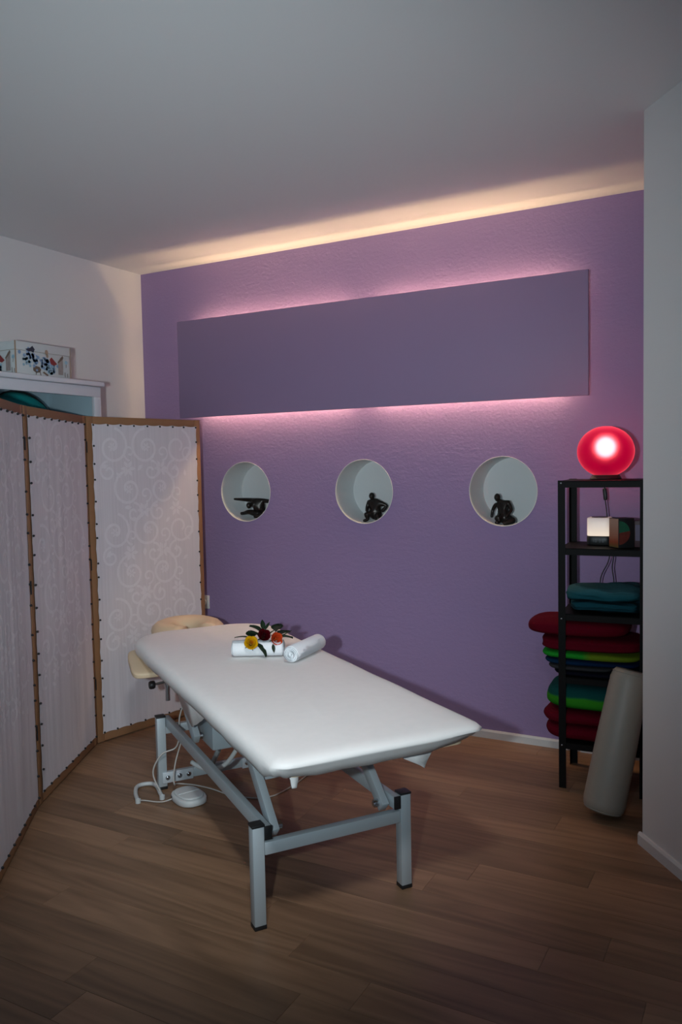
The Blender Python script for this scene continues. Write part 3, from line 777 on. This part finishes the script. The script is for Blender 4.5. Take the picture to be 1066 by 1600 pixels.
# hanging cable 2: from hoop area up the frame ; cable 3: from the frame down over the floor
T2 = [Vector((1.260, -1.385, .018))]+[TL(*p) for p in ((-.03, 1.26, .08), (-.025, 1.26, .13), (.012, 1.25, .185), (.07, 1.24, .205), (.09, 1.24, .26), (.10, 1.27, .33), (.12, 1.26, .40))]
bm = bmesh.new(); tube(bm, [p-Vector((1.407, -1.366, 0)) for p in T2], .0035, 8, 5); from_bm('cable', bm, M_cable, t, smooth=True)
T3 = [TL(*p) for p in ((.088, 1.2, .245), (.060, 1.2, .16), (.048, 1.2, .093), (.050, 1.2, .05))]+[Vector(p) for p in ((1.255, -1.262, .012), (1.322, -1.225, .004), (1.42, -1.225, .004), (1.541, -1.245, .004), (1.649, -1.23, .004), (1.71, -1.195, .004), (1.74, -1.117, .004), (1.745, -.94, .004), (1.72, -.7, .004))]
bm = bmesh.new(); tube(bm, [p-Vector((1.407, -1.366, 0)) for p in T3], .0033, 8, 5); from_bm('cable', bm, M_cable, t, smooth=True)

# ================================================================= TOWELS AND ROSES ON THE COUCH
ZS = .6665
def towel(name, label, a, b, r, seed, flat=1.0):
    """towel rolled into a spiral, visible end facing a"""
    A = TL(*a); B = TL(*b); c = (A+B)/2; c.z = 0
    t = thing(name, label, 'towel', (c.x, c.y, ZS), 0)
    d = (B-A); d.z = 0; L = d.length; ang = math.atan2(d.y, d.x)
    bm = bmesh.new(); N = 150; turns = 4.2; prev = None; layers = 18
    grid = []
    for i in range(N+1):
        th = turns*2*PI*i/N; rad = .007+(r-.009)*i/N
        row = []
        for j in range(layers+1):
            s = j/layers-.5; wob = .0022*noise.noise(Vector((th*.8, s*5, seed)))+.0012*noise.noise(Vector((th*5, s*22, seed)))
            bulge = 1-.06*(abs(s)*2)**6
            rr_ = rad*bulge+wob
            y = rr_*math.cos(th+seed); z = rr_*math.sin(th+seed)*flat+r*flat
            endj = .005*noise.noise(Vector((th*.45, seed, s*9)))*(abs(s) > .44)
            x = s*L+endj
            row.append(bm.verts.new((x*math.cos(ang)-y*math.sin(ang), x*math.sin(ang)+y*math.cos(ang), max(z, .0008))))
        grid.append(row)
    for i in range(N):
        for j in range(layers): bm.faces.new((grid[i][j], grid[i][j+1], grid[i+1][j+1], grid[i+1][j]))
    r_ = bmesh.ops.solidify(bm, geom=bm.faces[:], thickness=.0042)
    o = from_bm('rolled_cloth', bm, M_towel, t, smooth=True)
    bm = bmesh.new(); Rc = Matrix.Rotation(ang, 3, 'Z') @ Matrix.Rotation(PI/2, 3, 'Y')
    rc = r*.93; h = L*.485; lathe(bm, [(.001, -h+.003), (rc*.5, -h+.001), (rc*.93, -h), (rc, -h+.006), (rc, h-.006), (rc*.93, h), (rc*.5, h-.001), (.001, h-.003)], 28, (0, 0, 0), Rc, cap=False)
    for v in bm.verts: v.co.z = v.co.z*flat+r*flat
    from_bm('inner_roll', bm, M_towel, t, smooth=True)
    return t
towel('rolled_towel', 'white rolled towel lying under the roses on the couch', (.262, .950, 0), (.462, .850, 0), .044, 1.0, .84)
towel('rolled_towel', 'white rolled towel showing its spiral end to the right of the roses', (.432, .708, 0), (.645, .880, 0), .039, 2.6, .95)

def petal(bm, base, axis, ang, w, h, openness, curl):
    """one cupped petal round the bloom axis"""
    ax = axis.normalized(); e1 = ax.orthogonal().normalized(); e2 = ax.cross(e1)
    rows = []
    for i in range(6):
        t = i/5; row = []
        for j in range(7):
            s = (j/6-.5)*2; width = w*math.sin(PI*(.12+.76*t))**.6
            a = ang+s*width/(.35+openness*.8+t*.2)
            rad = openness*(.35+.9*math.sin(t*PI*.55))*h+curl*h*max(0, t-.7)*1.8*(1-.3*abs(s))
            hh = t*h*(1-.12*s*s)-curl*h*max(0, t-.75)*1.0
            row.append(bm.verts.new(base+(e1*math.cos(a)+e2*math.sin(a))*rad+ax*hh))
        rows.append(row)
    for i in range(5):
        for j in range(6): bm.faces.new((rows[i][j], rows[i][j+1], rows[i+1][j+1], rows[i+1][j]))
def leaf_mesh(bm, base, d, up, L, W):
    d = d.normalized(); s = d.cross(up).normalized(); n = s.cross(d); rows = []
    for i in range(8):
        t = i/7; wd = W*math.sin(PI*min(1, t*.96+.03))**.85*(1-.25*t)
        rows.append([bm.verts.new(base+d*L*t+s*wd*k*.5+n*(abs(k)*.16*W-L*.25*t*t)) for k in (-1, -.5, 0, .5, 1)])
    for i in range(7):
        for j in range(4): bm.faces.new((rows[i][j], rows[i][j+1], rows[i+1][j+1], rows[i+1][j]))
M_stem = mat('rose_stem', (.03, .07, .02), .5, noise_amt=.3); M_leaf = mat('rose_leaf', (.012, .040, .014), .45, noise_amt=.4, noise_scale=40)
def rose(label, pos, axis, col, colb, size, leaves, stem_to, seed):
    P = TL(pos[0], pos[1]-.024, pos[2]); t = thing('rose', label, 'flower', tuple(P)); rnd = random.Random(seed)
    rot = MT.to_3x3(); ax = (rot @ Vector(axis)).normalized()
    m = mat('rose_petal', col, .5, noise_amt=.18, noise_scale=60, spec=.2); mb = mat('rose_heart', colb, .5, noise_amt=.15, noise_scale=60)
    k = 0
    for ringi, (cnt, op, cu, hh) in enumerate(((3, .04, 0, .95), (4, .16, .01, 1.0), (5, .34, .08, .95), (5, .56, .28, .85))):
        for q in range(cnt):
            bm = bmesh.new(); petal(bm, -ax*size*.45, ax, 2*PI*q/cnt+ringi*.7+rnd.uniform(-.15, .15), .62+.1*ringi, size*hh, op, cu)
            bmesh.ops.solidify(bm, geom=bm.faces[:], thickness=.0008)
            from_bm('petal', bm, mb if ringi < 2 else m, t, smooth=True)
    bm = bmesh.new(); bmesh.ops.create_icosphere(bm, subdivisions=2, radius=size*.2, matrix=Matrix.Translation(-ax*size*.42)); 
    e1 = ax.orthogonal().normalized(); e2 = ax.cross(e1)
    for q in range(5):
        a = q*2*PI/5; leaf_mesh(bm, -ax*size*.5, (e1*math.cos(a)+e2*math.sin(a))+ax*.35, ax, size*.7, size*.2)
    from_bm('sepals', bm, M_leaf, t, smooth=True)
    st = rot @ (Vector(stem_to)-Vector(pos)); bm = bmesh.new(); tube(bm, [-ax*size*.5, -ax*size*.9+st*.2, st*.6, st], .0022, 7, 4)
    from_bm('stem', bm, M_stem, t, smooth=True)
    for b, d, L, W_ in leaves:
        bm = bmesh.new(); leaf_mesh(bm, rot @ (Vector(b)-Vector(pos)), rot @ Vector(d), Vector((0, 0, 1)), L*1.05, W_*1.25)
        bmesh.ops.solidify(bm, geom=bm.faces[:], thickness=.0006); from_bm('leaf', bm, M_leaf, t, smooth=True)
# couch axes: local -y faces the viewer (and a bit left), local x runs right/away
rose('yellow rose lying on the rolled towel, at the left of the bunch', (.312, .876, .738), (-.22, -.85, .42), (1.0, .66, .01), (.98, .50, .02), .043,
     [((.335, .875, .728), (.45, -.35, -.45), .062, .050), ((.318, .91, .752), (-.6, .9, .18), .075, .020), ((.33, .91, .75), (.1, .6, .45), .05, .045)], (.46, 1.00, .752), 2)
rose('dark red rose in the middle of the bunch on the towels', (.382, .906, .757), (-.10, -.80, .55), (.13, .002, .008), (.07, .001, .004), .041,
     [((.375, .92, .770), (-.55, .45, .55), .055, .045), ((.39, .93, .775), (.1, .45, .9), .050, .020), ((.36, .91, .76), (-.8, .35, .35), .045, .040), ((.40, .93, .775), (.45, .3, .7), .042, .016)], (.50, 1.02, .760), 3)
rose('orange red rose at the right of the bunch', (.424, .868, .745), (.05, -.9, .30), (.90, .13, .03), (.85, .16, .03), .040,
     [((.45, .90, .750), (.8, .55, .20), .085, .052), ((.44, .91, .765), (.45, .65, .40), .070, .050), ((.405, .86, .725), (-.05, -.6, -.75), .035, .014), ((.455, .885, .745), (.8, .2, .0), .060, .045)], (.55, 1.00, .745), 4)

# ================================================================= BLACK SHELF RACK
SA = .0639; SO = Vector((2.852, -.5088, 0)); SW_, SD = .378, .335
MS = Matrix.Translation(SO) @ Matrix.Rotation(SA, 4, 'Z')
def TS(x, y, z): return MS @ Vector((x, y, z))
t = thing('shelf_rack', 'narrow black steel shelf rack in the corner by the right wall', 'shelf', tuple(SO), SA)
HR = 1.40
for px, sx in ((0, 1), (SW_, -1)):
    for py, sy in ((0, 1), (SD, -1)):
        bm = bmesh.new(); th = .003; wd = .032
        prof = [(0, 0), (wd, 0), (wd, th), (th, th), (th, wd), (0, wd)]
        lo_ = [bm.verts.new((px+sx*a, py+sy*b, 0)) for a, b in prof]; hi_ = [bm.verts.new((px+sx*a, py+sy*b, HR)) for a, b in prof]
        bm.faces.new(lo_[::-1]); bm.faces.new(hi_)
        for i in range(6): bm.faces.new((lo_[i], lo_[(i+1) % 6], hi_[(i+1) % 6], hi_[i]))
        ps = from_bm('post', bm, M_shelf, t)
        if py == 0:
            for z in (1.388, .778, .198):
                bm = bmesh.new(); lathe(bm, [(.0001, .003), (.003, .0028), (.0045, 0)], 10, (px+sx*.014, -.0003, z), Matrix.Rotation(PI/2, 3, 'X'), cap=False)
                tag(from_bm('screw', bm, M_chrome, ps, smooth=True))
SH_Z = [1.398, 1.097, .801, .5135, .212]
for z in SH_Z:
    bm = bmesh.new(); a = .0035
    box(bm, (SW_/2, SD/2, z-.002), (SW_-2*a, SD-2*a, .004))
    rim = .030
    for c, s in (((SW_/2, a+.001, z-rim/2), (SW_-2*a, .002, rim)), ((SW_/2, SD-a-.001, z-rim/2), (SW_-2*a, .002, rim)),
                 ((a+.001, SD/2, z-rim/2), (.002, SD-2*a, rim)), ((SW_-a-.001, SD/2, z-rim/2), (.002, SD-2*a, rim))): box(bm, c, s)
    from_bm('shelf_board', bm, M_shelf, t)

# red globe lamp
M_red = bpy.data.materials.new('red_glass'); M_red.use_nodes = True
nt = M_red.node_tree; N = nt.nodes; L = nt.links; N.clear()
out = N.new('ShaderNodeOutputMaterial'); tr = N.new('ShaderNodeBsdfTranslucent'); tr.inputs[0].default_value = (.12, .0, .018, 1)
rf = N.new('ShaderNodeBsdfRefraction'); rf.inputs['Color'].default_value = (1, .16, .23, 1); rf.inputs['Roughness'].default_value = .74; rf.inputs['IOR'].default_value = 1.16
mx = N.new('ShaderNodeMixShader'); mx.inputs[0].default_value = .23; L.new(tr.outputs[0], mx.inputs[1]); L.new(rf.outputs[0], mx.inputs[2])
df = N.new('ShaderNodeBsdfPrincipled'); df.inputs['Base Color'].default_value = (.25, .001, .02, 1); df.inputs['Roughness'].default_value = .3
nn = N.new('ShaderNodeTexNoise'); nn.inputs['Scale'].default_value = 8; bpn = N.new('ShaderNodeBump'); bpn.inputs['Strength'].default_value = .03; L.new(nn.outputs[0], bpn.inputs['Height']); L.new(bpn.outputs[0], df.inputs['Normal'])
mx2 = N.new('ShaderNodeMixShader'); mx2.inputs[0].default_value = .25; L.new(mx.outputs[0], mx2.inputs[1]); L.new(df.outputs[0], mx2.inputs[2]); L.new(mx2.outputs[0], out.inputs[0])
gp = TS(.183, .185, 1.399)
t = thing('globe_lamp', 'glowing red glass globe lamp on top of the black shelf rack', 'lamp', tuple(gp))
bm = bmesh.new(); prof = []
for i in range(25):
    a = -PI/2+.42+(PI-.42)*i/24; r = .126*max(math.cos(a), .002); z = .117*math.sin(a)*(1 if a < 0 else .98)
    prof.append((r, .128+z))
lathe(bm, prof, 48, (0, 0, 0), None, cap=False); from_bm('glass_globe', bm, M_red, t, smooth=True)
bm = bmesh.new(); lathe(bm, [(.001, 0), (.068, 0), (.070, .004), (.060, .020), (.001, .020)], 36, (0, 0, .0005), None, cap=False); from_bm('base', bm, M_black, t, angle=40)
bm = bmesh.new(); lathe(bm, [(.016, .02), (.016, .075), (.001, .076)], 16, (0, 0, 0), None, cap=False); from_bm('bulb_socket', bm, M_black, t, angle=40)
bm = bmesh.new(); bmesh.ops.create_uvsphere(bm, u_segments=16, v_segments=10, radius=.040, matrix=Matrix.Translation((0, 0, .145)))
from_bm('bulb', bm, emis('bulb_glow', (1, .70, .55), 52), t, smooth=True)
cord = [(.0, .07, .004), (-.03, .160, .004), (-.038, .172, -.02), (-.036, .172, -.05), (-.034, .172, -.10), (-.026, .172, -.17), (-.020, .172, -.30), (-.012, .172, -.34), (-.02, .172, -.40), (-.055, .172, -.48), (-.06, .172, -.60)]
bm = bmesh.new(); tube(bm, cord, .0028, 8, 4); from_bm('power_cord', bm, M_black, t, smooth=True)
bm = bmesh.new(); tube(bm, [(-.026, .174, -.30), (-.01, .174, -.33), (.004, .174, -.37), (-.002, .174, -.43), (.006, .174, -.50), (.0, .174, -.6)], .0028, 8, 4); from_bm('power_cord', bm, M_black, t, smooth=True)
bm = bmesh.new(); box(bm, (-.035, .172, -.075), (.018, .014, .058), Matrix.Rotation(-.1, 3, 'Y'), .005); from_bm('cord_switch', bm, M_black, t, smooth=True)

# cube night light
lp = TS(.155, .20, 1.0985)
t = thing('night_light', 'lit white rounded square night light on a black base on the second shelf', 'lamp', tuple(lp), SA)
M_dif = bpy.data.materials.new('lit_diffuser'); M_dif.use_nodes = True; nt = M_dif.node_tree; N = nt.nodes; L = nt.links; b = N['Principled BSDF']
b.inputs['Base Color'].default_value = (.75, .72, .70, 1); b.inputs['Roughness'].default_value = .4
tc = N.new('ShaderNodeTexCoord'); sp = N.new('ShaderNodeSeparateXYZ'); L.new(tc.outputs['Object'], sp.inputs[0])
cr = N.new('ShaderNodeValToRGB'); mr = N.new('ShaderNodeMapRange'); mr.inputs[1].default_value = .040; mr.inputs[2].default_value = .125; L.new(sp.outputs[2], mr.inputs[0]); L.new(mr.outputs[0], cr.inputs[0])
cr.color_ramp.elements[0].color = (1, .80, .60, 1); cr.color_ramp.elements[1].color = (.30, .22, .20, 1)
L.new(cr.outputs[0], b.inputs['Emission Color']); b.inputs['Emission Strength'].default_value = .75
def rsq(bm, hw, z0, z1, n=40, p=6, top_in=.9):
    rings = []
    for s, z in ((.96, z0), (1, z0+.003), (1, z1-.004), (.97, z1-.001), (top_in, z1)):
        rings.append([])
        for i in range(n):
            a = 2*PI*i/n; ca, sa = math.cos(a), math.sin(a); k = (abs(ca)**p+abs(sa)**p)**(-1/p); rings[-1].append(bm.verts.new((hw*s*ca*k, hw*s*sa*k, z)))
    for q, w_ in zip(rings, rings[1:]):
        for i in range(n): bm.faces.new((q[i], q[(i+1) % n], w_[(i+1) % n], w_[i]))
    bm.faces.new(rings[0][::-1]); bm.faces.new(rings[-1])
bm = bmesh.new(); rsq(bm, .054, .001, .042); bs = from_bm('base', bm, M_black, t, angle=40)
bm = bmesh.new(); rsq(bm, .0525, .0425, .125); from_bm('diffuser', bm, M_dif, t, angle=40)
bm = bmesh.new(); lathe(bm, [(.036, 0), (.036, .003), (.001, .003)], 24, (0, 0, .1252), None, cap=False); from_bm('touch_disc', bm, mat('grey_disc', (.12, .09, .10), .4, noise_amt=.1), t, angle=40)
M_dig = mat('dim_digits', (.10, .11, .13), .4, noise_amt=.1)
def seg_digit(bm, x, z, segs, w_=.006, h=.012):
    a = .0012
    S = {'t': (x, z+h/2, w_, a), 'm': (x, z, w_, a), 'b': (x, z-h/2, w_, a), 'tl': (x-w_/2, z+h/4, a, h/2), 'tr': (x+w_/2, z+h/4, a, h/2), 'bl': (x-w_/2, z-h/4, a, h/2), 'br': (x+w_/2, z-h/4, a, h/2)}
    for s in segs: q = S[s]; box(bm, (q[0], -.0545, q[1]), (q[2], .0008, q[3]))
bm = bmesh.new(); seg_digit(bm, -.024, .021, ('tr', 'br')); seg_digit(bm, -.011, .021, ('t', 'b', 'tl', 'tr', 'bl', 'br')); seg_digit(bm, .006, .021, ('tr', 'br', 't', 'm', 'b')); seg_digit(bm, .020, .021, ('t', 'm', 'b', 'tl', 'br', 'bl', 'tr'))
from_bm('clock_digits', bm, M_dig, bs)

# square printed box, corner towards the viewer
bp_ = TS(.255, .035, 1.098)
ang = SA+math.radians(36)
t = thing('printed_box', 'small black square box with a round green and red picture, right of the night light', 'box', tuple(bp_), ang)
M_flesh = stripes_mat('box_side_print', [(.0, (.03, .10, .03)), (.035, (.26, .06, .03)), (.06, (.34, .14, .09)), (.12, (.42, .26, .20))], 2)
boxobj('box_body', (0, 0, .001), (.076, .080, .132), M_black, t, .0015)
boxobj('side_print', (-.0008, .002, .003), (-.0001, .078, .130), M_flesh, t, 0)
def half_disc(bm, a0, a1, r, cx=.003, cz=.068, y=-.0006, r0=.0):
    n = 14; c = bm.verts.new((cx, y, cz)); ring = [bm.verts.new((cx+r*math.cos(a0+(a1-a0)*i/n), y, cz+r*math.sin(a0+(a1-a0)*i/n))) for i in range(n+1)]
    for i in range(n): bm.faces.new((c, ring[i], ring[i+1]))
for nm, a0, a1, cc in (('green_print', .15, PI/2, (.008, .10, .05)), ('red_print', -PI/2, .15, (.13, .02, .012))):
    bm = bmesh.new(); half_disc(bm, a0, a1, .052); from_bm('picture_'+nm.split('_')[0], bm, mat(nm, cc, .6, noise_amt=.4, noise_scale=50), t)
# small dark card box right of it
cp = TS(.325, .12, 1.098)
t = thing('card_box', 'small dark wine red box standing at the right end of the second shelf', 'box', tuple(cp), SA)
boxobj('box_body', (-.022, -.02, .001), (.022, .03, .118), mat('wine_card', (.05, .012, .02), .5, noise_amt=.2), t, .001)
boxobj('pale_label', (-.006, -.0212, .03), (.020, -.0202, .10), mat('violet_label', (.09, .06, .13), .5, noise_amt=.2), t, 0)

# folded textiles
def textile(name, label, cat, x0, x1, y0, y1, z0, z1, m, seed, grooves=1, power=5, amp=.006, rot=0, group=None, sag=0, gd=.012):
    c = TS((x0+x1)/2, (y0+y1)/2, z0)
    bm = bmesh.new(); soft_block(bm, (0, 0, (z1-z0)/2), (x1-x0, y1-y0, z1-z0), power, 9, seed, amp, grooves, gd, sag=sag)
    o = from_bm(name, bm, m, None, smooth=True); o.location = c; o.rotation_euler = (0, 0, SA+rot); tag(o, label, cat, group); return o
M_aqua = stripes_mat('aqua_cloth', [(-.0, (.006, .04, .055)), (.04, (.01, .08, .10)), (.07, (.04, .13, .15))], 2)  # darker towards the bottom, paler towards the top
M_crim = stripes_mat('crimson_fleece', [(0, (.09, .001, .008)), (.1, (.10, .001, .009))], 2)
M_lime = stripes_mat('green_lime_fleece', [(-.25, (.01, .24, .02)), (-.02, (.015, .24, .02)), (.02, (.12, .19, .01)), (.25, (.12, .17, .01))], 0)
M_blue = stripes_mat('blue_fleece', [(-.2, (.003, .025, .06)), (.0, (.002, .015, .05)), (.2, (.002, .01, .04))], 0)
M_greyf = stripes_mat('grey_fleece', [(0, (.03, .03, .033)), (.1, (.035, .035, .038))], 2)
M_navy = stripes_mat('navy_fleece', [(0, (.004, .004, .01)), (.1, (.004, .005, .012))], 2)
M_tg = stripes_mat('teal_green_fleece', [(.0, (.012, .21, .012)), (.074, (.03, .22, .012)), (.086, (.004, .06, .05)), (.13, (.003, .045, .05))], 2)
# third shelf: two folded aqua cloths
textile('folded_cloth', 'folded aqua cloth, the lower one on the third shelf of the rack', 'cloth', .035, .335, .03, .30, .805, .848, stripes_mat('dark_aqua_cloth', [(0, (.002, .02, .03)), (.05, (.008, .06, .08))], 2), 3, 3, 5, .022, gd=.016)
textile('folded_cloth', 'folded pale aqua cloth, the topmost on the third shelf of the rack', 'cloth', .030, .340, .02, .31, .853, .918, M_aqua, 5, 3, 4, .022, gd=.018)
# fourth shelf stack
textile('folded_blanket', 'folded crimson blanket bulging out left, topmost on the fourth shelf', 'blanket', -.155, .295, .015, .315, .688, .764, M_crim, 7, 1, 3.6, .007, gd=.006)
textile('folded_blanket', 'folded crimson blanket directly above the green one on the fourth shelf', 'blanket', -.090, .350, .01, .32, .625, .687, M_crim, 8, 2, 4.5, .006)
textile('folded_blanket', 'folded bright green and lime blanket on the fourth shelf', 'blanket', -.085, .345, .01, .32, .589, .624, M_lime, 9, 1, 4.5, .005)
textile('folded_blanket', 'folded dark blue blanket below the green one on the fourth shelf', 'blanket', -.070, .340, .012, .32, .562, .588, M_blue, 10, 1, 4.5, .005)
textile('folded_blanket', 'folded dark grey blanket below the blue one on the fourth shelf', 'blanket', -.055, .230, .012, .32, .539, .561, M_greyf, 11, 1, 5, .003)
textile('folded_blanket', 'thin folded navy blanket at the bottom of the fourth shelf', 'blanket', -.030, .33, .012, .32, .5145, .538, M_navy, 12, 1, 5, .003)
# fifth shelf stack
textile('folded_blanket', 'thick folded teal and green blanket on top of the lowest shelf stack', 'blanket', -.070, .335, .01, .32, .347, .470, M_tg, 13, 1, 3.4, .007, gd=.006)
textile('folded_blanket', 'folded crimson blanket directly below the teal and green one on the lowest shelf', 'blanket', -.082, .34, .01, .32, .286, .346, M_crim, 14, 1, 4, .006)
textile('folded_blanket', 'folded crimson blanket at the very bottom of the lowest shelf', 'blanket', -.072, .34, .01, .32, .2135, .285, M_crim, 15, 1, 4, .006)

# leaning bolster
b0 = Vector((3.088, -.742, .0)); b1 = Vector((3.185, -.605, .600))
t = thing('bolster', 'off-white cylindrical bolster leaning against the rack and the right wall', 'bolster', (b0.x, b0.y, 0))
ax = (b1-b0).normalized(); Rq = ax.to_track_quat('Z', 'Y').to_matrix(); Lb = .60; r = .086
bm = bmesh.new(); off = Vector((0, 0, .022))
lathe(bm, [(.001, .0), (r*.55, .0), (r*.82, .006), (r*.95, .02), (r, .045), (r*.98, Lb*.5), (r*.90, Lb-.04), (r*.82, Lb-.012), (r*.7, Lb), (.001, Lb-.004)], 40, off, Rq, cap=False)
M_bol = mat('offwhite_vinyl', (.29, .26, .22), .5, noise_amt=.04, noise_scale=6, bump=.1, bump_scale=30)
cv = from_bm('cover', bm, M_bol, t, smooth=True)
for q, rr_ in ((.012, .885), (Lb-.014, .825)):
    bm = bmesh.new(); tube(bm, [off+Rq @ Vector((r*rr_*math.cos(2*PI*i/36), r*rr_*math.sin(2*PI*i/36), q)) for i in range(37)], .0022, 6); from_bm('piping', bm, M_bol, cv, smooth=True)
